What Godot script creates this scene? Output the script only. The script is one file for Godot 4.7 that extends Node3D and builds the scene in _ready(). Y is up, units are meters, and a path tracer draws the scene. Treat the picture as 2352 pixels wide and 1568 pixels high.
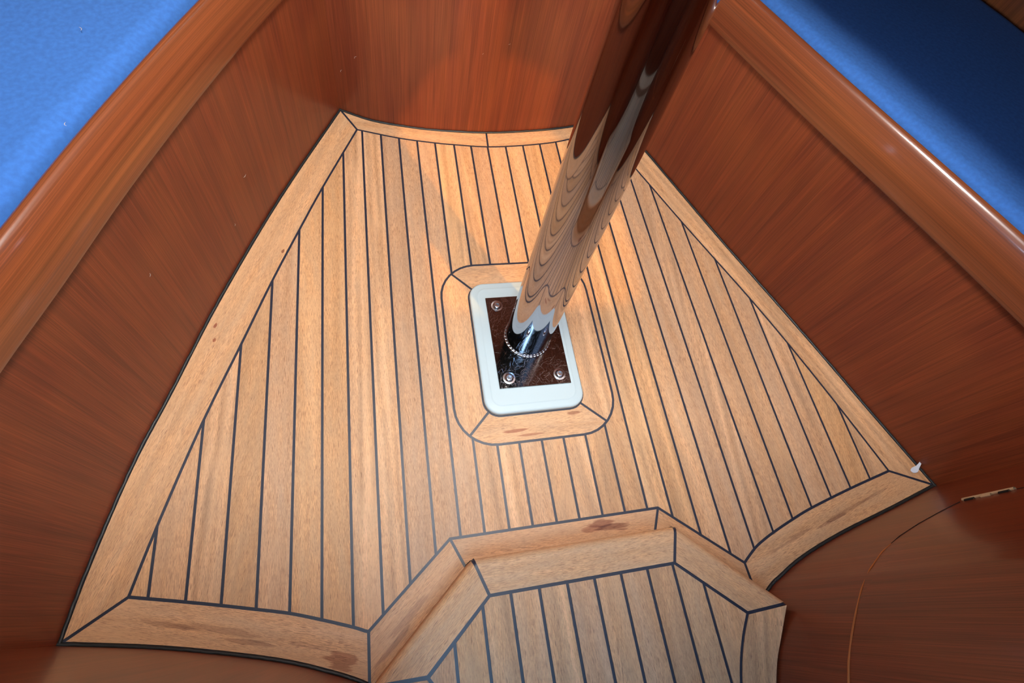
extends Node3D
# A yacht's forward cabin seen from its doorway: teak-and-caulk sole, mahogany settees with blue cushions, steel mast post.
# Units are metres; x = 0 is the boat's centreline, -z is forward, y = 0 is the cabin sole.

const CAULK := 0.0050          # width of a seam between two teak pieces
const STEP_Y := 0.108
const SUN_UP := 46.0
const SIDE_Y := 0.56
const CEIL_Y := 1.85
const DECK_Y := 1.20          # underside of the low deck, added to shade the near end
const ADDED_HATCHES := [[Vector3(-0.05, CEIL_Y, -0.38), Vector2(0.44, 0.36), 6.1], [Vector3(-0.30, DECK_Y, 0.26), Vector2(0.15, 0.34), 0.85]]   # added lamps overhead: middle of the underside, size, light
const RAIL_LOW := 0.395
const RAIL_TOP := 0.487

# plan of the cabin (x, z), measured
var left_wall := PackedVector2Array([Vector2(-0.380, -1.196), Vector2(-0.5208, -0.9021), Vector2(-0.6307, -0.6362), Vector2(-0.6986, -0.4432), Vector2(-0.746, -0.3105), Vector2(-0.787, -0.1551), Vector2(-0.8094, -0.0475)])
var right_wall := PackedVector2Array([Vector2(0.384, -1.196), Vector2(0.4462, -1.0426), Vector2(0.5581, -0.7593), Vector2(0.6600, -0.5180), Vector2(0.7180, -0.3780), Vector2(0.7710, -0.2449), Vector2(0.8205, -0.1255), Vector2(0.8435, -0.071)])
var far_wall := PackedVector2Array([Vector2(-0.380, -1.196), Vector2(-0.3034, -1.1585), Vector2(-0.2259, -1.1379), Vector2(-0.1358, -1.1223), Vector2(0.0, -1.1128), Vector2(0.1358, -1.1203), Vector2(0.2475, -1.1365), Vector2(0.315, -1.160), Vector2(0.384, -1.196)])
var near_right := PackedVector2Array([Vector2(0.8435, -0.071), Vector2(0.7135, -0.0409), Vector2(0.5933, -0.0151), Vector2(0.5117, 0.0058), Vector2(0.4537, 0.0247), Vector2(0.4121, 0.0429), Vector2(0.3861, 0.0553), Vector2(0.3455, 0.0855), Vector2(0.312, 0.1218), Vector2(0.2926, 0.150), Vector2(0.2775, 0.180), Vector2(0.262, 0.220), Vector2(0.250, 0.280), Vector2(0.246, 0.36)])
var near_left := PackedVector2Array([Vector2(-0.8094, -0.0475), Vector2(-0.6811, -0.0221), Vector2(-0.5798, 0.0025), Vector2(-0.4827, 0.0301), Vector2(-0.417, 0.0548), Vector2(-0.3700, 0.0756), Vector2(-0.3415, 0.0935), Vector2(-0.312, 0.1218), Vector2(-0.2926, 0.150), Vector2(-0.2775, 0.180), Vector2(-0.262, 0.220), Vector2(-0.250, 0.280), Vector2(-0.246, 0.36)])
# seam lines of the inner floor, round the planks
var left_inner := PackedVector2Array([Vector2(-0.3376, -1.1216), Vector2(-0.4226, -0.9321), Vector2(-0.4733, -0.8094), Vector2(-0.5263, -0.6768), Vector2(-0.5791, -0.5317), Vector2(-0.6361, -0.377), Vector2(-0.6911, -0.2015), Vector2(-0.7193, -0.0999)])
var far_inner := PackedVector2Array([Vector2(-0.3376, -1.1216), Vector2(-0.2322, -1.0912), Vector2(-0.1403, -1.0739), Vector2(-0.0918, -1.0675), Vector2(-0.0021, -1.0591), Vector2(0.0949, -1.0635), Vector2(0.1892, -1.0757), Vector2(0.262, -1.096), Vector2(0.3376, -1.1216)])
var right_inner := PackedVector2Array([Vector2(0.3376, -1.1216), Vector2(0.3982, -0.9745), Vector2(0.428, -0.9048), Vector2(0.4754, -0.7938), Vector2(0.5255, -0.6818), Vector2(0.5800, -0.5600), Vector2(0.6331, -0.4305), Vector2(0.6911, -0.2739), Vector2(0.7459, -0.1148)])
var near_right_inner := PackedVector2Array([Vector2(0.7459, -0.1148), Vector2(0.6372, -0.0924), Vector2(0.5324, -0.068), Vector2(0.4796, -0.0525), Vector2(0.4283, -0.0351), Vector2(0.3969, -0.0227), Vector2(0.3763, -0.0123), Vector2(0.3466, 0.0078)])
var near_left_inner := PackedVector2Array([Vector2(-0.7193, -0.0999), Vector2(-0.6349, -0.0797), Vector2(-0.5807, -0.0661), Vector2(-0.5266, -0.0519), Vector2(-0.4747, -0.0379), Vector2(-0.4242, -0.0204), Vector2(-0.3743, -0.0016), Vector2(-0.351, 0.0091)])
var seams := [[-0.6906, 0.0], [-0.6343, 0.0], [-0.5805, -0.0028], [-0.5266, -0.0014], [-0.4747, -0.0018], [-0.4241, -0.0018], [-0.3744, -0.0012], [-0.3259, -0.0008], [-0.2783, 0.0], [-0.2305, 0.0024], [-0.1837, 0.0032], [-0.1396, 0.0016], [-0.0937, -0.0015], [-0.0493, -0.0016], [-0.0023, 0.001], [0.0420, -0.0035], [0.0883, -0.0051], [0.1338, -0.0074], [0.1803, -0.008], [0.2284, -0.0009], [0.2755, -0.0003], [0.3244, 0.0004], [0.3761, 0.0037], [0.4281, 0.0066], [0.4800, 0.0058], [0.5314, 0.003], [0.5844, 0.0041], [0.6387, 0.012], [0.6923, 0.0]]
var step_seams := [-0.2195, -0.1712, -0.1247, -0.0781, -0.0312, 0.0152, 0.0615, 0.1086, 0.1547, 0.2003]
var post_at := Vector3(0.0034, 0.0, -0.4925)

# stains in the wood: board -> [where in plan, radius across and along the grain, what it does to the colour, strength]
const STAINS := {
	0: [[Vector2(-0.5076, -0.7534), Vector2(0.0042, 0.0050), Color(0.66, 0.52, 0.46), 0.9], [Vector2(-0.631, -0.5786), Vector2(0.0035, 0.0070), Color(0.70, 0.46, 0.42), 0.8], [Vector2(-0.6299, -0.5463), Vector2(0.0035, 0.0045), Color(0.70, 0.50, 0.44), 0.8], [Vector2(-0.5703, -0.8509), Vector2(0.002, 0.003), Color(0.6, 0.5, 0.45), 0.8]],
	4: [[Vector2(-0.392, 0.043), Vector2(0.014, 0.026), Color(0.70, 0.54, 0.44), 0.65], [Vector2(-0.46, 0.010), Vector2(0.004, 0.060), Color(0.72, 0.66, 0.64), 0.42], [Vector2(-0.58, -0.030), Vector2(0.005, 0.070), Color(0.76, 0.70, 0.68), 0.42], [Vector2(-0.66, -0.052), Vector2(0.004, 0.050), Color(0.74, 0.70, 0.70), 0.42], [Vector2(-0.53, -0.005), Vector2(0.003, 0.040), Color(0.66, 0.58, 0.55), 0.42]],
	5: [[Vector2(0.47, -0.018), Vector2(0.005, 0.060), Color(0.70, 0.64, 0.64), 0.42], [Vector2(0.60, -0.050), Vector2(0.004, 0.080), Color(0.72, 0.66, 0.66), 0.42], [Vector2(0.55, -0.035), Vector2(0.003, 0.050), Color(0.66, 0.58, 0.58), 0.42], [Vector2(0.70, -0.075), Vector2(0.004, 0.050), Color(0.74, 0.70, 0.70), 0.4]],
	6: [[Vector2(-0.28, -0.005), Vector2(0.006, 0.060), Color(0.74, 0.68, 0.66), 0.4], [Vector2(-0.31, 0.035), Vector2(0.005, 0.035), Color(0.62, 0.54, 0.52), 0.4]],
	7: [[Vector2(0.080, -0.102), Vector2(0.007, 0.026), Color(0.72, 0.58, 0.53), 0.8], [Vector2(0.108, -0.089), Vector2(0.006, 0.030), Color(0.66, 0.54, 0.50), 0.8], [Vector2(0.06, -0.092), Vector2(0.005, 0.022), Color(0.78, 0.64, 0.58), 0.7]],
}
const SURROUND_STAINS := [[Vector2(-0.065, -0.294), Vector2(0.0045, 0.030), Color(0.72, 0.54, 0.48), 0.75], [Vector2(-0.02, -0.284), Vector2(0.003, 0.028), Color(0.76, 0.60, 0.54), 0.7], [Vector2(0.075, -0.318), Vector2(0.004, 0.014), Color(0.72, 0.58, 0.52), 0.7]]

var rng := RandomNumberGenerator.new()
var M := {}
var taken := {}

# ------------------------------------------------------------------ mesh helper
class Shape:
	var v := PackedVector3Array()
	var n := PackedVector3Array()
	var t := PackedVector2Array()
	var c := PackedColorArray()
	var tint := Color.WHITE
	func tri(a: Vector3, b: Vector3, d: Vector3, na: Vector3, nb: Vector3, nd: Vector3, ua := Vector2.ZERO, ub := Vector2.ZERO, ud := Vector2.ZERO) -> void:
		if (b - a).cross(d - a).dot(na + nb + nd) > 0.0:
			v.append_array([a, d, b]); n.append_array([na, nd, nb]); t.append_array([ua, ud, ub])
		else:
			v.append_array([a, b, d]); n.append_array([na, nb, nd]); t.append_array([ua, ub, ud])
		c.append_array([tint, tint, tint])
	func flat(a: Vector3, b: Vector3, d: Vector3, nn: Vector3, ua := Vector2.ZERO, ub := Vector2.ZERO, ud := Vector2.ZERO) -> void:
		tri(a, b, d, nn, nn, nn, ua, ub, ud)
	# a sheet of points P[i][j] with normals and uv of the same layout
	func sheet(P: Array, Nn: Array, U: Array) -> void:
		for i in P.size() - 1:
			for j in P[i].size() - 1:
				tri(P[i][j], P[i + 1][j], P[i + 1][j + 1], Nn[i][j], Nn[i + 1][j], Nn[i + 1][j + 1], U[i][j], U[i + 1][j], U[i + 1][j + 1])
				tri(P[i][j], P[i + 1][j + 1], P[i][j + 1], Nn[i][j], Nn[i + 1][j + 1], Nn[i][j + 1], U[i][j], U[i + 1][j + 1], U[i][j + 1])
	func mesh(m: Material) -> ArrayMesh:
		var a := []
		a.resize(Mesh.ARRAY_MAX)
		a[Mesh.ARRAY_VERTEX] = v
		a[Mesh.ARRAY_NORMAL] = n
		a[Mesh.ARRAY_TEX_UV] = t
		a[Mesh.ARRAY_COLOR] = c
		var st := SurfaceTool.new()
		st.create_from_arrays(a)
		st.generate_tangents()
		var am := st.commit()
		am.surface_set_material(0, m)
		return am

func unique(called: String) -> String:
	var k: int = taken.get(called, 0)
	taken[called] = k + 1
	return called if k == 0 else "%s_%03d" % [called, k]

func part(called: String, s: Shape, m: Material, parent: Node3D) -> MeshInstance3D:
	var o := MeshInstance3D.new()
	o.name = called
	o.mesh = s.mesh(m)
	parent.add_child(o, true)
	return o

func root(called: String, label := "", category := "", group := "", kind := "", at := Vector3.ZERO) -> Node3D:
	var o := Node3D.new()
	o.name = unique(called)
	o.position = at
	add_child(o)
	mark(o, label, category, group, kind)
	return o

func mark(o: Node, label := "", category := "", group := "", kind := "") -> void:
	if label: o.set_meta("label", label)
	if category: o.set_meta("category", category)
	if group: o.set_meta("group", group)
	if kind: o.set_meta("kind", kind)

func single(called: String, s: Shape, m: Material, label: String, category: String, group := "", kind := "") -> MeshInstance3D:
	var o := part(unique(called), s, m, self)
	mark(o, label, category, group, kind)
	return o

# ------------------------------------------------------------------ plan helpers
func smooth(p: PackedVector2Array, each := 6) -> PackedVector2Array:
	var out := PackedVector2Array()
	for i in p.size() - 1:
		var a := p[i - 1] if i > 0 else p[0] * 2.0 - p[1]
		var d := p[i + 2] if i + 2 < p.size() else p[i + 1] * 2.0 - p[i]
		for k in each:
			out.append(p[i].cubic_interpolate(p[i + 1], a, d, float(k) / each))
	out.append(p[p.size() - 1])
	return out

func tangents(p: PackedVector2Array) -> PackedVector2Array:
	var out := PackedVector2Array()
	for i in p.size():
		out.append((p[mini(i + 1, p.size() - 1)] - p[maxi(i - 1, 0)]).normalized())
	return out

func reversed2(p: PackedVector2Array) -> PackedVector2Array:
	var q := p.duplicate()
	q.reverse()
	return q

func join(parts: Array) -> PackedVector2Array:
	var out := PackedVector2Array()
	for p in parts:
		for q: Vector2 in p:
			if out.is_empty() or out[out.size() - 1].distance_to(q) > 0.0004:
				out.append(q)
	if out[0].distance_to(out[out.size() - 1]) < 0.0004:
		out.remove_at(out.size() - 1)
	return out

func rounded_rect(lo: Vector2, hi: Vector2, r: float, seg := 8) -> PackedVector2Array:
	var out := PackedVector2Array()
	var mid := [Vector2(hi.x - r, hi.y - r), Vector2(lo.x + r, hi.y - r), Vector2(lo.x + r, lo.y + r), Vector2(hi.x - r, lo.y + r)]
	for k in 4:
		for i in seg + 1:
			var a := PI / 2 * (k + float(i) / seg)
			out.append(mid[k] + Vector2(cos(a), sin(a)) * r)
	return out

func shrink(p: PackedVector2Array, by: float) -> PackedVector2Array:
	var best := PackedVector2Array()
	for q: PackedVector2Array in Geometry2D.offset_polygon(p, -by, Geometry2D.JOIN_MITER):
		if best.is_empty() or absf(area(q)) > absf(area(best)):
			best = q
	return best

func area(p: PackedVector2Array) -> float:
	var s := 0.0
	for i in p.size():
		s += p[i].cross(p[(i + 1) % p.size()])
	return s * 0.5

func plan_uv(q: Vector2, g: Vector2, per: Vector2, off: Vector2) -> Vector2:
	return Vector2(q.dot(Vector2(g.y, -g.x)) / per.x, q.dot(g) / per.y) + off

# a flat piece of wood or metal: outline in plan, from y0 up to y1. grain: direction of the grain in plan, off: where in the texture
func prism(s: Shape, p: PackedVector2Array, y0: float, y1: float, grain := Vector2(0, 1), off := Vector2.ZERO, per := Vector2(0.4, 0.8), bottom := false) -> void:
	var g := grain.normalized()
	var idx := Geometry2D.triangulate_polygon(p)
	for k in range(0, idx.size(), 3):
		var a := p[idx[k]]; var b := p[idx[k + 1]]; var d := p[idx[k + 2]]
		s.flat(Vector3(a.x, y1, a.y), Vector3(b.x, y1, b.y), Vector3(d.x, y1, d.y), Vector3.UP, plan_uv(a, g, per, off), plan_uv(b, g, per, off), plan_uv(d, g, per, off))
		if bottom:
			s.flat(Vector3(a.x, y0, a.y), Vector3(b.x, y0, b.y), Vector3(d.x, y0, d.y), Vector3.DOWN, plan_uv(a, g, per, off), plan_uv(b, g, per, off), plan_uv(d, g, per, off))
	var turn := signf(area(p))
	for i in p.size():
		var a := p[i]; var b := p[(i + 1) % p.size()]
		var e := (b - a).normalized()
		var nn := Vector3(e.y, 0, -e.x) * turn
		var A := Vector3(a.x, y1, a.y); var B := Vector3(b.x, y1, b.y)
		var C := Vector3(b.x, y0, b.y); var D := Vector3(a.x, y0, a.y)
		var ua: Vector2 = plan_uv(a, g, per, off); var ub: Vector2 = plan_uv(b, g, per, off)
		var dn := Vector2((y1 - y0) / per.x, 0)
		s.flat(A, B, C, nn, ua, ub, ub + dn)
		s.flat(A, C, D, nn, ua, ub + dn, ua + dn)

# carries profile runs (each a smooth run of Vector2(out of the wall, height)) along a plan path; side +1/-1 says on which hand the cabin lies
func sweep(s: Shape, path: PackedVector2Array, side: float, runs: Array, per := Vector2(0.6, 0.6), along_v := false, off := Vector2.ZERO, caps := false, wobble: FastNoiseLite = null) -> void:
	var tg := tangents(path)
	var around := 0.0
	var whole := []
	for run: Array in runs:
		for q in run: whole.append(q)
	var mid := Vector2.ZERO
	for q: Vector2 in whole: mid += q / whole.size()
	for run: Array in runs:
		var P := []; var Nn := []; var U := []
		var run_len := 0.0
		for j in run.size() - 1: run_len += (run[j] as Vector2).distance_to(run[j + 1])
		var far := 0.0
		for i in path.size():
			if i > 0: far += path[i].distance_to(path[i - 1])
			var nn := Vector2(tg[i].y, -tg[i].x) * side
			var row := []; var rn := []; var ru := []
			var d := around
			for j in run.size():
				var q: Vector2 = run[j]
				if j > 0: d += q.distance_to(run[j - 1])
				var e: Vector2 = (run[mini(j + 1, run.size() - 1)] - run[maxi(j - 1, 0)])
				var pn := Vector2(e.y, -e.x).normalized()
				if pn.dot(q - mid) < 0.0 and runs.size() > 1: pn = -pn
				elif runs.size() == 1 and pn.x < 0.0 and absf(pn.x) > 0.2: pn = -pn
				var here := Vector3(path[i].x + nn.x * q.x, q.y, path[i].y + nn.y * q.x)
				if wobble: here.y += 0.0045 * wobble.get_noise_2d(here.x, here.z) * clampf((q.y - 0.43) / 0.05, 0.0, 1.0)
				row.append(here)
				rn.append((Vector3(nn.x, 0, nn.y) * pn.x + Vector3.UP * pn.y).normalized())
				ru.append((Vector2(d / per.x, far / per.y) if along_v else Vector2(far / per.x, q.y / per.y)) + off)
			P.append(row); Nn.append(rn); U.append(ru)
		around += run_len
		s.sheet(P, Nn, U)
	if caps:
		var flatp := PackedVector2Array()
		for q: Vector2 in whole:
			if flatp.is_empty() or flatp[flatp.size() - 1].distance_to(q) > 1e-5: flatp.append(q)
		if flatp[0].distance_to(flatp[flatp.size() - 1]) < 1e-5: flatp.remove_at(flatp.size() - 1)
		var idx := Geometry2D.triangulate_polygon(flatp)
		for i in [0, path.size() - 1]:
			var nn := Vector2(tg[i].y, -tg[i].x) * side
			var dir := Vector3(tg[i].x, 0, tg[i].y) * (-1.0 if i == 0 else 1.0)
			for k in range(0, idx.size(), 3):
				var w := []
				for m in 3:
					var q := flatp[idx[k + m]]
					w.append(Vector3(path[i].x + nn.x * q.x, q.y, path[i].y + nn.y * q.x))
				s.flat(w[0], w[1], w[2], dir)

# a standing panel of some thickness along a plan path; its face lies on the path
func panel(path: PackedVector2Array, side: float, y0: float, y1: float, thick: float, off := Vector2.ZERO, per := Vector2(0.6, 0.6)) -> Shape:
	var s := Shape.new()
	sweep(s, path, side, [[Vector2(0, y0), Vector2(0, y1)], [Vector2(0, y1), Vector2(-thick, y1)], [Vector2(-thick, y1), Vector2(-thick, y0)], [Vector2(-thick, y0), Vector2(0, y0)]], per, false, off, true)
	return s

func arc(mid: Vector2, r: float, from: float, to: float, seg := 6) -> Array:
	var out := []
	for i in seg + 1:
		var a := deg_to_rad(lerpf(from, to, float(i) / seg))
		out.append(mid + Vector2(cos(a), sin(a)) * r)
	return out

func lathe(s: Shape, runs: Array, at: Vector3, seg := 48, per := Vector2(0.1, 0.1)) -> void:
	for run: Array in runs:
		var P := []; var Nn := []; var U := []
		for i in seg + 1:
			var a := TAU * i / seg
			var dir := Vector3(cos(a), 0, sin(a))
			var row := []; var rn := []; var ru := []
			for j in run.size():
				var q: Vector2 = run[j]
				var e: Vector2 = run[mini(j + 1, run.size() - 1)] - run[maxi(j - 1, 0)]
				var pn := Vector2(e.y, -e.x).normalized()
				if pn.x < -0.001 or (absf(pn.x) <= 0.001 and pn.y < 0): pn = -pn
				row.append(at + dir * q.x + Vector3.UP * q.y)
				rn.append((dir * pn.x + Vector3.UP * pn.y).normalized())
				ru.append(Vector2(a * 0.05 / per.x, q.y / per.y))
			P.append(row); Nn.append(rn); U.append(ru)
		s.sheet(P, Nn, U)

func tube(s: Shape, pts: Array, r: float, seg := 8, taper := false, end := 1.0) -> void:
	var P := []; var Nn := []; var U := []
	for i in pts.size():
		var d: Vector3 = (pts[mini(i + 1, pts.size() - 1)] - pts[maxi(i - 1, 0)]).normalized()
		var x := d.cross(Vector3.UP if absf(d.y) < 0.9 else Vector3.RIGHT).normalized()
		var y := x.cross(d)
		var rr := r * lerpf(1.0, end, float(i) / maxi(1, pts.size() - 1))
		if taper: rr = r * maxf(0.25, sin(PI * (i + 0.5) / pts.size()))
		var row := []; var rn := []; var ru := []
		for k in seg + 1:
			var a := TAU * k / seg
			var o := x * cos(a) + y * sin(a)
			row.append(pts[i] + o * rr); rn.append(o); ru.append(Vector2(float(k) / seg, float(i)))
		P.append(row); Nn.append(rn); U.append(ru)
	s.sheet(P, Nn, U)

func box(s: Shape, lo: Vector3, hi: Vector3) -> void:
	prism(s, PackedVector2Array([Vector2(lo.x, lo.z), Vector2(hi.x, lo.z), Vector2(hi.x, hi.z), Vector2(lo.x, hi.z)]), lo.y, hi.y, Vector2(0, 1), Vector2.ZERO, Vector2(0.6, 0.6), true)

# ------------------------------------------------------------------ textures
func noise_bytes(w: int, h: int, seed_: int, freq: float, stretch: int, kind := FastNoiseLite.TYPE_SIMPLEX_SMOOTH, octaves := 1) -> PackedByteArray:
	var nz := FastNoiseLite.new()
	nz.seed = seed_
	nz.noise_type = kind
	nz.frequency = freq
	nz.fractal_type = FastNoiseLite.FRACTAL_FBM if octaves > 1 else FastNoiseLite.FRACTAL_NONE
	nz.fractal_octaves = octaves
	var im := nz.get_seamless_image(w, maxi(4, h / stretch), false, false, 0.15, true)
	im.convert(Image.FORMAT_L8)
	if stretch > 1: im.resize(w, h, Image.INTERPOLATE_CUBIC)
	return im.get_data()

func colour_texture(w: int, h: int, px: PackedByteArray) -> ImageTexture:
	return ImageTexture.create_from_image(Image.create_from_data(w, h, false, Image.FORMAT_RGB8, px))

func normal_texture(w: int, h: int, px: PackedByteArray, strength: float) -> ImageTexture:
	var im := Image.create_from_data(w, h, false, Image.FORMAT_L8, px)
	im.convert(Image.FORMAT_RGBA8)
	im.bump_map_to_normal_map(strength)
	return ImageTexture.create_from_image(im)

# teak: the grain runs along v. Fine dashes of open pores over soft bands
func teak(seed_: int, bands: float) -> Array:
	var w := 1024; var h := 1024
	var A := noise_bytes(w, h, seed_, 0.016, 16, FastNoiseLite.TYPE_SIMPLEX_SMOOTH, 3)     # broad bands
	var B := noise_bytes(w, h, seed_ + 1, 0.11, 24)                                          # growth lines
	var C := noise_bytes(w, h, seed_ + 2, 0.50, 12)                                          # long fine pores
	var E := noise_bytes(w, h, seed_ + 4, 0.45, 4)                                           # short pores
	var D := noise_bytes(w, h, seed_ + 3, 0.012, 2, FastNoiseLite.TYPE_SIMPLEX_SMOOTH, 3)  # patches
	var px := PackedByteArray(); px.resize(w * h * 3)
	var hg := PackedByteArray(); hg.resize(w * h)
	for i in w * h:
		var a := (A[i] - 128) / 128.0
		var b := (B[i] - 128) / 128.0
		var d := (D[i] - 128) / 128.0
		var thick := clampf(0.75 + 0.9 * b + 0.5 * d, 0.25, 1.3)
		var pore := clampf((C[i] - 140) / 70.0, 0.0, 1.0) * thick + 0.5 * clampf((E[i] - 158) / 50.0, 0.0, 1.0)
		var k := 1.04 + 0.05 * bands * a + 0.035 * b + 0.05 * d - 0.25 * pore
		var warm := 0.035 * d - 0.02 * a
		px[i * 3] = clampi(int(211.0 * (k + 0.02 * pore)), 0, 255)
		px[i * 3 + 1] = clampi(int(163.0 * (k - 0.6 * warm - 0.02 * pore)), 0, 255)
		px[i * 3 + 2] = clampi(int(119.0 * (k - 1.5 * warm - 0.03 * pore)), 0, 255)
		hg[i] = clampi(int(150.0 + 18.0 * b - 80.0 * pore), 0, 255)
	return [px, hg]

func mahogany(seed_: int, base := Vector3(124.0, 60.0, 35.0), deep := 1.0) -> Array:
	var w := 1024; var h := 1024
	var A := noise_bytes(w, h, seed_, 0.012, 64, FastNoiseLite.TYPE_SIMPLEX_SMOOTH, 3)
	var B := noise_bytes(w, h, seed_ + 1, 0.05, 128)
	var C := noise_bytes(w, h, seed_ + 2, 0.40, 128)
	var D := noise_bytes(w, h, seed_ + 3, 0.006, 8, FastNoiseLite.TYPE_SIMPLEX_SMOOTH, 2)
	var px := PackedByteArray(); px.resize(w * h * 3)
	for i in w * h:
		var a := (A[i] - 128) / 128.0
		var b := (B[i] - 128) / 128.0
		var c := (C[i] - 128) / 128.0
		var d := (D[i] - 128) / 128.0
		var k := 1.0 + deep * (0.065 * a + 0.05 * b) + 0.15 * c + 0.05 * d
		px[i * 3] = clampi(int(base.x * k), 0, 255)
		px[i * 3 + 1] = clampi(int(base.y * (k + 0.04 * d)), 0, 255)
		px[i * 3 + 2] = clampi(int(base.z * (k - 0.05 * a)), 0, 255)
	return [px]

func cloth() -> Array:
	var w := 512; var h := 512
	var A := noise_bytes(w, h, 71, 0.5, 1)
	var B := noise_bytes(w, h, 72, 0.02, 1, FastNoiseLite.TYPE_SIMPLEX_SMOOTH, 4)
	var px := PackedByteArray(); px.resize(w * h * 3)
	var hg := PackedByteArray(); hg.resize(w * h)
	for y in h:
		for x in w:
			var i := y * w + x
			var weave := (1.0 if (x + y) % 4 < 2 else -1.0)
			var k := 1.0 + 0.05 * weave + 0.10 * (A[i] - 128) / 128.0 + 0.07 * (B[i] - 128) / 128.0
			px[i * 3] = clampi(int(52.0 * k), 0, 255)
			px[i * 3 + 1] = clampi(int(102.0 * k), 0, 255)
			px[i * 3 + 2] = clampi(int(172.0 * k), 0, 255)
			hg[i] = clampi(int(128.0 + 50.0 * weave + 0.4 * (A[i] - 128)), 0, 255)
	return [px, hg]

func scratches() -> Array:          # polished steel: fine random scuffs in the gloss
	var w := 512; var h := 512
	var A := noise_bytes(w, h, 91, 0.06, 1, FastNoiseLite.TYPE_SIMPLEX_SMOOTH, 4)
	for i in w * h: A[i] = 98 + (A[i] - 128) / 8
	var im := Image.create_from_data(w, h, false, Image.FORMAT_L8, A)
	var r := RandomNumberGenerator.new()
	r.seed = 5
	for i in 420:
		var x := r.randf() * w; var y := r.randf() * h
		var a := r.randf() * TAU; var bend := r.randf_range(-0.02, 0.02)
		var bright := r.randf_range(0.52, 0.85)
		for k in r.randi_range(15, 90):
			x += cos(a); y += sin(a); a += bend
			im.set_pixel(posmod(int(x), w), posmod(int(y), h), Color(bright, bright, bright))
	return [im]

# a stain drawn into a copy of the teak texture; at: middle in the texture (0..1), size in the same, seed
func stained(px: PackedByteArray, blots: Array) -> PackedByteArray:
	var w := 1024; var h := 1024
	var out := px.duplicate()
	var nz := FastNoiseLite.new()
	nz.seed = 17
	nz.frequency = 0.012
	nz.fractal_octaves = 5
	for b: Array in blots:
		var m: Vector2 = b[0]; var r: Vector2 = b[1]; var dark: Color = b[2]
		for y in range(int((m.y - 1.6 * r.y) * h), int((m.y + 1.6 * r.y) * h)):
			for x in range(int((m.x - 1.6 * r.x) * w), int((m.x + 1.6 * r.x) * w)):
				var q := Vector2((float(x) / w - m.x) / r.x, (float(y) / h - m.y) / r.y)
				var edge := 1.0 - q.length() + 1.1 * nz.get_noise_2d(x * 2.2, y * 0.5)
				var k: float = clampf(edge * 3.0, 0.0, 1.0) * float(b[3])
				if k > 0.0:
					var i := (posmod(y, h) * w + posmod(x, w)) * 3
					out[i] = int(lerpf(out[i], out[i] * dark.r, k))
					out[i + 1] = int(lerpf(out[i + 1], out[i + 1] * dark.g, k))
					out[i + 2] = int(lerpf(out[i + 2], out[i + 2] * dark.b, k))
	return out

func stained_wood(called: String, spots: Array, g: Vector2, off: Vector2) -> StandardMaterial3D:
	var blots := []
	for q: Array in spots:
		blots.append([plan_uv(q[0], g, Vector2(0.4, 0.8), off), Vector2(q[1].x / 0.4, q[1].y / 0.8), q[2], q[3]])
	return mat(called, Color(1, 1, 1), 0.58, colour_texture(1024, 1024, stained(M["teak_px"], blots)), M["teak_nrm"], 0.5)

func mat(called: String, albedo: Color, rough: float, tex: Texture2D = null, nrm: Texture2D = null, nscale := 0.5) -> StandardMaterial3D:
	var m := StandardMaterial3D.new()
	m.resource_name = called
	m.albedo_color = albedo
	m.roughness = rough
	if tex: m.albedo_texture = tex
	if nrm:
		m.normal_enabled = true
		m.normal_texture = nrm
		m.normal_scale = nscale
	m.vertex_color_use_as_albedo = true
	M[called] = m
	return m

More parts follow.
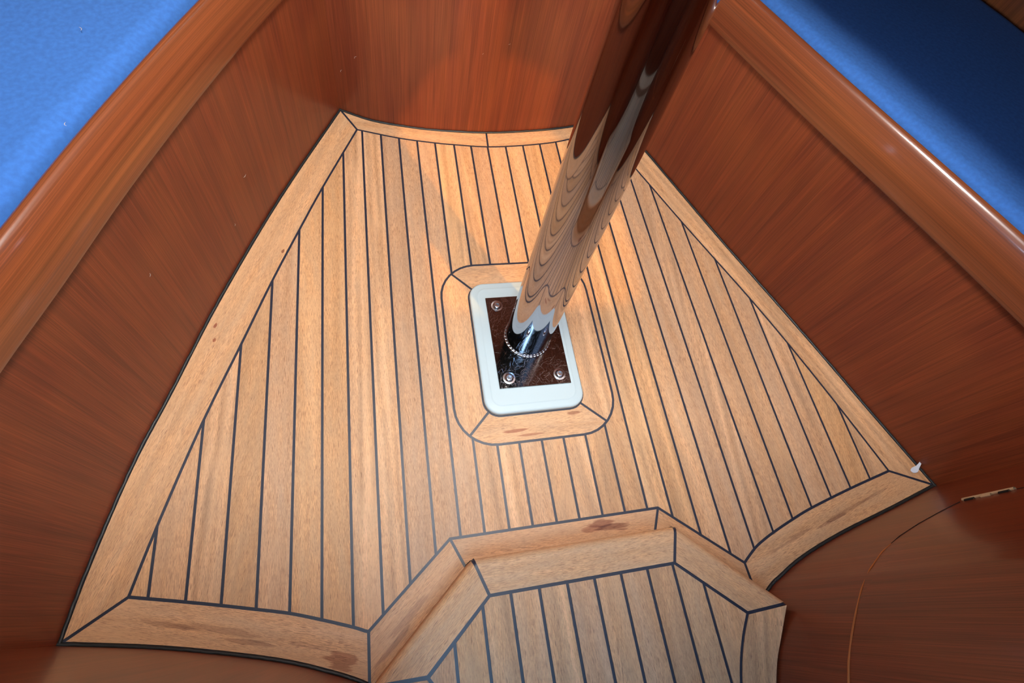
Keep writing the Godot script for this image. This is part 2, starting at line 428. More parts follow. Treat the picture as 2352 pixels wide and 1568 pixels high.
func materials() -> void:
	var ta := teak(11, 1.0)
	var tb := teak(41, 2.8)
	var na := normal_texture(1024, 1024, ta[1], 2.0)
	mat("teak_a", Color(1, 1, 1), 0.58, colour_texture(1024, 1024, ta[0]), na, 0.5)
	mat("teak_b", Color(1, 1, 1), 0.58, colour_texture(1024, 1024, tb[0]), normal_texture(1024, 1024, tb[1], 2.0), 0.5)
	M["teak_px"] = ta[0]
	M["teak_nrm"] = na
	var ma := colour_texture(1024, 1024, mahogany(23)[0])
	var w1 := mat("varnished_mahogany", Color(1, 1, 1), 0.34, ma)
	w1.clearcoat_enabled = true
	w1.metallic_specular = 0.36
	w1.clearcoat = 0.12
	w1.clearcoat_roughness = 0.12
	var w2 := mat("mahogany_rail", Color(1, 1, 1), 0.30, colour_texture(1024, 1024, mahogany(57, Vector3(122.0, 64.0, 35.0), 1.6)[0]))
	w2.clearcoat_enabled = true
	w2.clearcoat = 0.4
	w2.clearcoat_roughness = 0.10
	mat("caulk", Color(0.140, 0.160, 0.220), 0.45)
	mat("wall_caulk", Color(0.13, 0.14, 0.14), 0.5)
	var cl := cloth()
	var f := mat("blue_cloth", Color(1, 1, 1), 0.92, colour_texture(512, 512, cl[0]), normal_texture(512, 512, cl[1], 1.0), 0.25)
	var sc: Image = scratches()[0]
	var scr := sc.duplicate()
	scr.convert(Image.FORMAT_RGBA8)
	scr.bump_map_to_normal_map(1.0)
	var st := mat("polished_steel", Color(0.66, 0.65, 0.68), 0.045)
	st.metallic = 1.0
	var tone: Image = sc.duplicate()
	tone.convert(Image.FORMAT_RGB8)
	var pl := mat("scuffed_steel", Color(1.0, 1.0, 1.0), 0.12, ImageTexture.create_from_image(tone), ImageTexture.create_from_image(scr), 0.45)
	pl.metallic = 1.0
	var bo := mat("bolt_steel", Color(0.72, 0.73, 0.75), 0.22)
	bo.metallic = 1.0
	mat("white_gelcoat", Color(0.76, 0.82, 0.83), 0.42).metallic_specular = 0.35
	mat("deckhead", Color(0.16, 0.13, 0.12), 0.6)
	var fr := mat("pane_glow", Color(0.85, 0.88, 0.90), 0.6)  # glow for the added lamp panes
	fr.emission_enabled = true
	fr.emission = Color(0.90, 0.95, 1.0)
	fr.emission_energy_multiplier = 2.5
	mat("lint", Color(0.78, 0.72, 0.68), 0.9)
	mat("paper", Color(0.84, 0.86, 0.90), 0.8)
	mat("lit_door_edge", Color(0.74, 0.42, 0.20), 0.4)  # door edge, with the light it catches put into the colour
	mat("hinge_metal", Color(0.78, 0.68, 0.54), 0.45)
	mat("dark_gap", Color(0.03, 0.02, 0.02), 0.8)

func teak_tint(spread := 1.0) -> Color:
	var k := 1.0 + rng.randf_range(-0.17, 0.10) * spread
	var warm := rng.randf_range(-0.06, 0.08) * spread
	return Color(k * (1.0 + warm * 0.5), k, k * (1.0 - warm * 1.4))

# one teak piece with its own stretch of grain
func teak_piece(called: String, p: PackedVector2Array, y0: float, y1: float, grain: Vector2, parent: Node3D, spread := 1.0, slant := 0.03) -> MeshInstance3D:
	var s := Shape.new()
	s.tint = teak_tint(spread)
	prism(s, p, y0, y1, grain.rotated(rng.randf_range(-slant, slant)), Vector2(rng.randf(), rng.randf()))
	return part(called, s, M["teak_b"] if rng.randf() < 0.4 else M["teak_a"], parent)

# ------------------------------------------------------------------ the scene
func _ready() -> void:
	rng.seed = 20240611
	# camera: 1.1 m above the sole at the foot of the doorway
	var cam := Camera3D.new()
	cam.name = "camera"
	add_child(cam)
	cam.projection = Camera3D.PROJECTION_FRUSTUM
	cam.near = 0.05
	cam.far = 100.0
	cam.size = 0.05 * 1568.0 / 1293.13
	cam.frustum_offset = Vector2(0.0, -0.05 * 98.0 / 1293.13)
	cam.transform = Transform3D(Basis(Vector3(0.9754, 0.1549, 0.1569), Vector3(0.0627, 0.4872, -0.8710), Vector3(-0.2114, 0.8594, 0.4655)).orthonormalized(), Vector3(-0.2818, 1.1, 0.0))
	cam.current = true
	# sky and exposure
	var env := Environment.new()
	env.background_mode = Environment.BG_SKY
	var sky := Sky.new()
	var psm := ProceduralSkyMaterial.new()
	psm.sky_top_color = Color(0.62, 0.74, 0.92)
	psm.sky_horizon_color = Color(0.86, 0.90, 0.96)
	psm.ground_bottom_color = Color(0.30, 0.32, 0.34)
	psm.ground_horizon_color = Color(0.55, 0.58, 0.60)
	psm.sun_angle_max = 3.0
	sky.sky_material = psm
	env.sky = sky
	env.background_energy_multiplier = 2.5
	env.tonemap_mode = Environment.TONE_MAPPER_LINEAR
	env.tonemap_exposure = 0.88
	env.sdfgi_enabled = true
	env.ssao_enabled = true
	env.ssil_enabled = true
	var we := WorldEnvironment.new()
	we.name = "world"
	we.environment = env
	add_child(we)
	# sun: high, from aft and starboard; it comes in through the deck hatch
	var sun := DirectionalLight3D.new()
	sun.name = "sun"
	add_child(sun)
	var el := deg_to_rad(SUN_UP)
	var d := Vector3(-0.436 * cos(el), -sin(el), -0.900 * cos(el))
	sun.transform = Transform3D(Basis.looking_at(d, Vector3(0, 0, 1)), Vector3(0.4, 3.0, 0.2))
	sun.light_color = Color(1.0, 0.72, 0.26)
	sun.light_energy = 0.80
	sun.light_angular_distance = 1.3
	sun.shadow_enabled = true

	# two added area lamps set as deck hatches, over cabin and doorway
	for q: Array in ADDED_HATCHES:
		var day := AreaLight3D.new()
		day.name = "added_hatch_light"
		add_child(day, true)
		day.area_size = q[1]
		day.transform = Transform3D(Basis.looking_at(Vector3.DOWN, Vector3(0, 0, -1)), q[0] + Vector3(0, 0.045, 0))
		day.light_color = [Color(1.0, 0.98, 0.95), Color(0.64, 0.83, 1.0)][ADDED_HATCHES.find(q)]
		day.light_energy = q[2]
		day.area_range = 12.0
		day.area_attenuation = 2.0
		day.shadow_enabled = true

	# lamp added at the after end to brighten the far bulkhead
	var aft := AreaLight3D.new()
	aft.name = "added_aft_light"
	add_child(aft)
	aft.area_size = Vector2(0.60, 0.45)
	aft.transform = Transform3D(Basis.looking_at(Vector3(0, 0, -1), Vector3.UP), Vector3(-0.05, 0.93, 1.985))
	aft.light_color = Color(0.80, 0.91, 1.0)
	aft.light_energy = 7.0
	aft.area_range = 12.0
	aft.area_attenuation = 2.0
	aft.shadow_enabled = true

	materials()
	shell()
	sole()
	settees()
	near_walls()
	step()
	post()
	scraps()

func shell() -> void:
	# far bulkhead, curved in plan
	var fw := smooth(far_wall)
	single("wall_far", panel(fw, -1.0, -0.01, CEIL_Y, 0.02, Vector2(0.21, 0.0)), M["varnished_mahogany"], "curved mahogany bulkhead at the far end of the cabin", "", "", "structure")
	# deckhead with the sun hatch and openings for the added lamps cut out
	var ceil := CSGCombiner3D.new()
	ceil.name = "ceiling"
	var slab := CSGBox3D.new()
	slab.size = Vector3(3.4, 0.05, 1.20)
	slab.position = Vector3(0, CEIL_Y + 0.025, -0.86)
	slab.material = M["deckhead"]
	ceil.add_child(slab)
	var riser := CSGBox3D.new()  # upright front of the added low deck
	riser.size = Vector3(3.4, CEIL_Y - DECK_Y + 0.04, 0.04)
	riser.position = Vector3(0, (CEIL_Y + DECK_Y) * 0.5 + 0.02, -0.26)
	riser.material = M["deckhead"]
	ceil.add_child(riser)
	var low := CSGBox3D.new()  # low deck, added to shade the near floor, step and panels
	low.size = Vector3(3.4, 0.05, 2.32)
	low.position = Vector3(0, DECK_Y + 0.025, 0.88)
	low.material = M["deckhead"]
	ceil.add_child(low)
	var shift := DECK_Y / tan(deg_to_rad(SUN_UP))
	var lit := smooth(PackedVector2Array([Vector2(-0.190, -0.600), Vector2(-0.130, -0.535), Vector2(0.060, -0.527), Vector2(0.270, -0.523), Vector2(0.320, -0.567), Vector2(0.338, -0.700), Vector2(0.335, -0.900), Vector2(0.290, -1.060), Vector2(0.165, -1.214), Vector2(0.081, -1.272), Vector2(-0.032, -1.312), Vector2(-0.138, -1.327), Vector2(-0.202, -1.321), Vector2(-0.230, -1.289), Vector2(-0.235, -1.150), Vector2(-0.210, -0.950), Vector2(-0.195, -0.750), Vector2(-0.190, -0.600)]), 3)
	lit.remove_at(lit.size() - 1)
	var hole := PackedVector2Array()
	for q in lit: hole.append(q + Vector2(0.436, 0.900) * shift)
	if area(hole) > 0: hole.reverse()
	var cut := CSGPolygon3D.new()
	cut.polygon = hole
	cut.depth = 0.3
	cut.operation = CSGShape3D.OPERATION_SUBTRACTION
	cut.transform = Transform3D(Basis(Vector3(1, 0, 0), Vector3(0, 0, 1), Vector3(0, -1, 0)), Vector3(0, DECK_Y - 0.1, 0))
	ceil.add_child(cut)
	for q: Array in ADDED_HATCHES:
		var cut2 := CSGBox3D.new()
		cut2.size = Vector3(q[1].x, 0.3, q[1].y)
		cut2.position = q[0]
		cut2.operation = CSGShape3D.OPERATION_SUBTRACTION
		ceil.add_child(cut2)
	add_child(ceil)
	mark(ceil, "dark wooden deckhead with a hatch opening and an added low part for shade", "", "", "structure")
	# the after cabin behind the doorway: sides, end and sole, seen only as reflections
	var s := Shape.new()
	box(s, Vector3(-1.5, -0.02, 2.0), Vector3(1.5, CEIL_Y, 2.03))
	single("wall_back", s, M["varnished_mahogany"], "mahogany bulkhead closing the after cabin", "", "", "structure")
	for k in [-1, 1]:
		s = Shape.new()
		box(s, Vector3(minf(1.47 * k, 1.5 * k), -0.02, -1.4), Vector3(maxf(1.47 * k, 1.5 * k), CEIL_Y, 2.0))
		single("wall_port" if k < 0 else "wall_starboard", s, M["varnished_mahogany"], "mahogany hull lining on the %s side" % ("port" if k < 0 else "starboard"), "", "", "structure")
		s = Shape.new()
		box(s, Vector3(minf(0.845 * k, 1.47 * k), -0.02, -0.05), Vector3(maxf(0.845 * k, 1.47 * k), SIDE_Y, -0.03))
		single("wall_settee_end_port" if k < 0 else "wall_settee_end_starboard", s, M["varnished_mahogany"], "mahogany bulkhead at the after end of the %s settee" % ("port" if k < 0 else "starboard"), "", "", "structure")
	s = Shape.new()
	box(s, Vector3(-1.5, -0.02, -1.43), Vector3(1.5, CEIL_Y, -1.40))
	single("wall_bow", s, M["varnished_mahogany"], "mahogany lining ahead of the bulkhead", "", "", "structure")
	# glowing panes added at the lamps, unseen from the camera
	for k in ADDED_HATCHES.size():
		var q: Array = ADDED_HATCHES[k]
		s = Shape.new()
		box(s, q[0] + Vector3(-q[1].x * 0.5 - 0.02, 0.05, -q[1].y * 0.5 - 0.02), q[0] + Vector3(q[1].x * 0.5 + 0.02, 0.056, q[1].y * 0.5 + 0.02))
		single("added_pane_%d" % (k + 1), s, M["pane_glow"], ["added glowing white pane overhead that lights the cabin", "added narrow glowing pane that lights the doorway"][k], "", "", "structure")
	s = Shape.new()
	box(s, Vector3(-0.35, 0.705, 1.990), Vector3(0.25, 1.155, 1.998))
	single("added_pane_3", s, M["pane_glow"], "added glowing pane on the after bulkhead", "", "", "structure")
	# unseen casing added behind the step to keep the aft lamp off it
	s = Shape.new()
	box(s, Vector3(-0.30, STEP_Y, 0.46), Vector3(0.30, 0.50, 1.00))
	single("added_shade_casing", s, M["varnished_mahogany"], "added mahogany casing that shades the step", "", "", "structure")
	# locker shape added out of view above the starboard settee to shade that cushion
	s = Shape.new()
	sweep(s, smooth(right_wall), -1.0, [[Vector2(0.05, 0.76), Vector2(0.14, 0.92)], [Vector2(0.14, 0.92), Vector2(0.14, CEIL_Y)], [Vector2(0.14, CEIL_Y), Vector2(-0.645, CEIL_Y)], [Vector2(-0.645, CEIL_Y), Vector2(-0.645, 0.76)], [Vector2(-0.645, 0.76), Vector2(0.05, 0.76)]], Vector2(0.6, 0.6), false, Vector2.ZERO, true)
	single("added_shade_locker", s, M["varnished_mahogany"], "added mahogany locker shape that shades the starboard cushion", "", "", "structure")
	s = Shape.new()
	prism(s, PackedVector2Array([Vector2(-1.47, 0.40), Vector2(1.47, 0.40), Vector2(1.47, 2.0), Vector2(-1.47, 2.0)]), 0.0, STEP_Y - 0.004)
	single("floor_aft", s, M["teak_a"], "teak sole of the after cabin behind the step", "", "", "structure")

func sole() -> void:
	var lw := smooth(left_wall); var rw := smooth(right_wall); var fw := smooth(far_wall)
	var nr := smooth(near_right.slice(0, 9)); var nl := smooth(near_left.slice(0, 9))
	var li := smooth(left_inner, 4); var ri := smooth(right_inner, 4); var fi := smooth(far_inner, 4)
	var nri := smooth(near_right_inner, 4); var nli := smooth(near_left_inner, 4)
	var oct := PackedVector2Array([Vector2(-0.3505, 0.0085), Vector2(-0.2033, -0.1132), Vector2(0.2033, -0.1120), Vector2(0.3470, 0.0080)])
	nri[nri.size() - 1] = oct[3]
	nli[nli.size() - 1] = oct[0]
	var outer := join([lw, nl, reversed2(nr), reversed2(rw), reversed2(fw)])
	var f := root("floor", "teak cabin sole with dark caulked seams", "", "", "structure")
	var s := Shape.new()
	prism(s, outer, -0.03, -0.0007)
	var bed := part("caulk_bed", s, M["caulk"], f)
	mark(bed, "blue-black rubber caulk showing in the seams")
	var clear := shrink(outer, 0.0060)
	# boards round the edge
	var mid := far_inner.size() / 2
	var fwm := 0
	for i in fw.size():
		if absf(fw[i].x + 0.004) < absf(fw[fwm].x + 0.004): fwm = i
	var fim := 0
	for i in fi.size():
		if absf(fi[i].x + 0.002) < absf(fi[fim].x + 0.002): fim = i
	var foot := [Vector2(-0.352, 0.095), Vector2(-0.180, -0.060), Vector2(0.180, -0.060), Vector2(0.352, 0.092)]
	var boards := [
		[join([lw, reversed2(li)]), Vector2(-0.36, 0.93)],
		[join([rw, reversed2(ri)]), Vector2(0.37, 0.93)],
		[join([fw.slice(0, fwm + 1), reversed2(fi.slice(0, fim + 1))]), Vector2(1, 0.14)],
		[join([fw.slice(fwm), reversed2(fi.slice(fim))]), Vector2(1, -0.14)],
		[join([nl, [foot[0]], reversed2(nli)]), Vector2(1, 0.29)],
		[join([nr, [foot[3]], reversed2(nri)]), Vector2(1, -0.26)],
		[PackedVector2Array([oct[0], oct[1], foot[1], foot[0]]), Vector2(0.77, -0.64)],
		[PackedVector2Array([oct[1], oct[2], foot[2], foot[1]]), Vector2(1, 0)],
		[PackedVector2Array([oct[2], oct[3], foot[3], foot[2]]), Vector2(0.77, 0.64)],
	]
	# near boards follow the wall only as far as the step's foot
	boards[4][0] = join([near_cut(nl, foot[0]), reversed2(nli)])
	boards[5][0] = join([near_cut(nr, foot[3]), reversed2(nri)])
	for b in boards.size():
		for piece: PackedVector2Array in Geometry2D.intersect_polygons(shrink(boards[b][0], CAULK * 0.5), clear):
			if absf(area(piece)) < 2e-4: continue
			s = Shape.new()
			s.tint = teak_tint(0.45)
			var m: Material = M["teak_b"] if b in [4, 5, 1] else M["teak_a"]
			var g: Vector2 = (boards[b][1] as Vector2).normalized()
			var off := Vector2(rng.randf(), rng.randf())
			if STAINS.has(b):
				m = stained_wood("stained_teak_%d" % b, STAINS[b], g, off)
			prism(s, piece, -0.02, 0.0, g, off)
			part("border_board", s, m, f)
	# planks between the seams, cut by the boards and by the surround of the post
	var inner := join([li, nli, oct, reversed2(nri), reversed2(ri), reversed2(fi)])
	var field := shrink(inner, CAULK * 0.5)
	var ring := rounded_rect(Vector2(-0.1700, -0.6905), Vector2(0.1692, -0.2710), 0.082)
	var ring_out := Geometry2D.offset_polygon(ring, CAULK * 0.5)[0]
	for k in seams.size() + 1:
		var x0: Array = seams[k - 1] if k > 0 else [-0.80, 0.0]
		var x1: Array = seams[k] if k < seams.size() else [0.80, 0.0]
		var strip := PackedVector2Array([Vector2(x0[0] - 1.3 * x0[1] + CAULK * 0.5, -1.3), Vector2(x1[0] - 1.3 * x1[1] - CAULK * 0.5, -1.3), Vector2(x1[0] + 0.1 * x1[1] - CAULK * 0.5, 0.1), Vector2(x0[0] + 0.1 * x0[1] + CAULK * 0.5, 0.1)])
		for piece: PackedVector2Array in Geometry2D.intersect_polygons(strip, field):
			for bit: PackedVector2Array in Geometry2D.clip_polygons(piece, ring_out):
				if absf(area(bit)) < 6e-5: continue
				teak_piece("plank", bit, -0.02, 0.0, Vector2(0, 1), f, 1.0, 0.16 if k % 5 == 3 or k % 7 == 2 else 0.035)
	# mitred surround of the post's base
	var hole := rounded_rect(Vector2(-0.1115, -0.6375), Vector2(0.1055, -0.3255), 0.036)
	var c := [Vector2(-0.1450, -0.6735), Vector2(0.1440, -0.6735), Vector2(0.1440, -0.2915), Vector2(-0.1450, -0.2945)]
	var e := [Vector2(-0.1010, -0.6280), Vector2(0.0960, -0.6280), Vector2(0.0965, -0.3357), Vector2(-0.1012, -0.3386)]
	for k in 4:
		var a: Vector2 = c[k]; var b: Vector2 = c[(k + 1) % 4]
		var out_a: Vector2 = a + (a - e[k]); var out_b: Vector2 = b + (b - e[(k + 1) % 4])
		var in_a: Vector2 = e[k] + (e[k] - a) * 0.6; var in_b: Vector2 = e[(k + 1) % 4] + (e[(k + 1) % 4] - b) * 0.6
		var wedge := PackedVector2Array([out_a, out_b, in_b, in_a])
		for piece: PackedVector2Array in Geometry2D.intersect_polygons(shrink(wedge, CAULK * 0.5), shrink(ring, CAULK * 0.5)):
			for bit: PackedVector2Array in Geometry2D.clip_polygons(piece, hole):
				if absf(area(bit)) < 6e-5: continue
				if k == 2:
					s = Shape.new()
					prism(s, bit, -0.02, 0.0, Vector2(1, 0), Vector2(0.31, 0.62))
					part("surround_board", s, stained_wood("stained_surround", SURROUND_STAINS, Vector2(1, 0), Vector2(0.31, 0.62)), f)
				else:
					teak_piece("surround_board", bit, -0.02, 0.0, Vector2(1, 0) if k % 2 == 0 else Vector2(0, 1), f, 0.6)
	# rubber bead between the boards and the walls, uneven as it was smoothed by hand
	s = Shape.new()
	for way: Array in [[lw, 1.0], [rw, -1.0], [fw, -1.0], [nl.slice(0, 44), 1.0], [nr.slice(0, 42), -1.0]]:
		var pth: PackedVector2Array = smooth(way[0], 3)
		var pts := []
		var tg := tangents(pth)
		for i in pth.size():
			var nn := Vector2(tg[i].y, -tg[i].x) * float(way[1])
			var q := pth[i] + nn * (0.0022 + rng.randf_range(-0.0006, 0.0006))
			pts.append(Vector3(q.x, -0.0006 + rng.randf_range(-0.0004, 0.0004), q.y))
		tube(s, pts, 0.0034, 6)
	mark(part("caulk_bead", s, M["wall_caulk"], f), "uneven dark caulk bead along the walls")

func near_cut(p: PackedVector2Array, stop: Vector2) -> PackedVector2Array:
	var out := PackedVector2Array()
	for q in p:
		if absf(q.x) < absf(stop.x) + 0.008: break
		out.append(q)
	out.append(stop)
	return out

func settees() -> void:
	for side in [1.0, -1.0]:
		var path := smooth(left_wall if side > 0 else right_wall)
		var port: bool = side > 0
		var st := root("settee", "mahogany settee front with rounded rail %s" % ("under the bright blue cushion" if port else "under the dark navy cushion"), "settee", "built-in settees")
		part("front_panel", panel(path, side, -0.01, RAIL_LOW + 0.01, 0.018, Vector2(0.37 if port else 0.83, 0.1)), M["varnished_mahogany"], st)
		# moulded rail: quarter-round foot, gently hollow face, rounded top
		var s := Shape.new()
		var face := [Vector2(0.006, RAIL_LOW), Vector2(0.0085, RAIL_LOW + 0.003), Vector2(0.0090, RAIL_LOW + 0.010), Vector2(0.0075, RAIL_LOW + 0.030), Vector2(0.002, RAIL_LOW + 0.055), Vector2(-0.007, RAIL_LOW + 0.077), Vector2(-0.0125, RAIL_LOW + 0.0855), Vector2(-0.0175, RAIL_LOW + 0.0900), Vector2(-0.0235, RAIL_LOW + 0.0920), Vector2(-0.0290, RAIL_LOW + 0.0895), Vector2(-0.0325, RAIL_LOW + 0.0840), Vector2(-0.0335, RAIL_LOW + 0.076)]
		sweep(s, path, side, [face, [Vector2(-0.0335, RAIL_LOW + 0.076), Vector2(-0.0335, RAIL_LOW)], [Vector2(-0.0335, RAIL_LOW), Vector2(0.006, RAIL_LOW)]], Vector2(0.6, 1.6), true, Vector2(0.62 if port else 0.15, 0.3), true)
		part("rail", s, M["mahogany_rail"], st)
		# board under the cushion and the lining behind it
		s = Shape.new()
		sweep(s, path, side, [[Vector2(-0.034, 0.385), Vector2(-0.034, 0.40)], [Vector2(-0.034, 0.40), Vector2(-0.62, 0.40)], [Vector2(-0.62, 0.40), Vector2(-0.62, 0.385)], [Vector2(-0.62, 0.385), Vector2(-0.034, 0.385)]], Vector2(0.6, 0.6), true, Vector2.ZERO, true)
		part("seat_board", s, M["varnished_mahogany"], st)
		s = Shape.new()
		sweep(s, path, side, [[Vector2(-0.625, 0.385), Vector2(-0.625, 0.80)], [Vector2(-0.625, 0.80), Vector2(-0.645, 0.80)], [Vector2(-0.645, 0.80), Vector2(-0.645, 0.385)], [Vector2(-0.645, 0.385), Vector2(-0.625, 0.385)]], Vector2(0.6, 0.6), false, Vector2.ZERO, true)
		part("back_panel", s, M["mahogany_rail"], st)
		# cushion, soft edges, faint hollows in the cloth
		var nz := FastNoiseLite.new()
		nz.seed = 8 if port else 9
		nz.frequency = 3.2
		nz.fractal_octaves = 2
		var top := [Vector2(-0.0440, 0.405)]
		top.append_array(arc(Vector2(-0.0790, 0.453), 0.035, 0.0, 90.0, 9))
		for i in 16: top.append(Vector2(lerpf(-0.085, -0.585, float(i + 1) / 16), 0.488 + 0.006 * sin(PI * float(i + 1) / 17)))
		top.append_array(arc(Vector2(-0.592, 0.462), 0.026, 95.0, 180.0, 6))
		top.append(Vector2(-0.618, 0.405))
		s = Shape.new()
		var cpath := smooth(path.slice(1, path.size() - 1), 2)
		sweep(s, cpath, side, [top, [Vector2(-0.618, 0.405), Vector2(-0.0440, 0.405)]], Vector2(0.11, 0.11), true, Vector2.ZERO, true, nz)
		single("seat_cushion", s, M["blue_cloth"], "blue fabric seat cushion in bright light behind the rail" if port else "navy blue seat cushion in deep shade behind the rail", "cushion", "settee cushions")

func near_walls() -> void:
	var nl := smooth(near_left); var nr := smooth(near_right)
	single("wall_near_left", panel(nl, 1.0, -0.01, SIDE_Y, 0.02, Vector2(0.5, 0.3)), M["varnished_mahogany"], "curved mahogany panel beside the step, plain", "", "", "structure")
	var w := single("wall_near_right", panel(nr, -1.0, -0.01, SIDE_Y, 0.02, Vector2(0.1, 0.55)), M["varnished_mahogany"], "curved mahogany panel with a door edge and hinge", "", "", "structure")
	# lower edge of the locker door: follows the curve to the hinge, its caught light painted into the colour
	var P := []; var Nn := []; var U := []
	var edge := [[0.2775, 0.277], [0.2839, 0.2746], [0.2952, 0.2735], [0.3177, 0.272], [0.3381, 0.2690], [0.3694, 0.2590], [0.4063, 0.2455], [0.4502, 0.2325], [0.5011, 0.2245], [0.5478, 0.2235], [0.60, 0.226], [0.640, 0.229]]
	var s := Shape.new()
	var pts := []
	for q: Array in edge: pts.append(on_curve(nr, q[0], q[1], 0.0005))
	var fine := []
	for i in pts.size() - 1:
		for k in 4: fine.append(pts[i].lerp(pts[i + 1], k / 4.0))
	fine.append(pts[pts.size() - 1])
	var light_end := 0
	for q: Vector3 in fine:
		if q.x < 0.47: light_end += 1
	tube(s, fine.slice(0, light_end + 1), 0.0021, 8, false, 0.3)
	mark(part("lit_door_edge", s, M["lit_door_edge"], w), "thin edge of the locker door with its lit orange tone painted in")
	s = Shape.new()
	tube(s, fine.slice(light_end), 0.0006, 6)
	part("door_gap", s, M["dark_gap"], w)
	s = Shape.new()
	var up := []
	for i in 8: up.append(on_curve(nr, 0.645, lerpf(0.330, 0.90, i / 7.0), 0.0001))
	tube(s, up, 0.0008, 6)
	part("door_gap", s, M["dark_gap"], w)
	# hinge: pale leaf, knuckles and dark gaps
	var h := Node3D.new()
	h.name = "hinge"
	w.add_child(h)
	mark(h, "slim pale metal hinge")
	s = Shape.new()
	tube(s, [on_curve(nr, 0.6465, 0.230, 0.0012), on_curve(nr, 0.6465, 0.326, 0.0012)], 0.0030, 10)
	part("pin", s, M["hinge_metal"], h)
	for k in 3:
		s = Shape.new()
		var y0 := 0.238 + 0.032 * k
		tube(s, [on_curve(nr, 0.6415, y0, 0.0006), on_curve(nr, 0.6415, y0 + 0.018, 0.0006)], 0.0024, 8)
		part("leaf", s, M["hinge_metal"] if k == 1 else M["dark_gap"], h)

func on_curve(p: PackedVector2Array, x: float, y: float, out_by: float) -> Vector3:
	var best := 0
	for i in p.size() - 1:
		if (p[i].x - x) * (p[i + 1].x - x) <= 0.0: best = i
	var a := p[best]; var b := p[best + 1]
	var q := a.lerp(b, clampf((x - a.x) / (b.x - a.x), 0.0, 1.0))
	var e := (b - a).normalized()
	var nn := Vector2(-e.y, e.x)
	if nn.y > 0: nn = -nn
	return Vector3(q.x + nn.x * out_by, y, q.y + nn.y * out_by)

func mirror(p: PackedVector2Array) -> PackedVector2Array:
	var q := PackedVector2Array()
	for a in p: q.append(Vector2(-a.x, a.y))
	return q

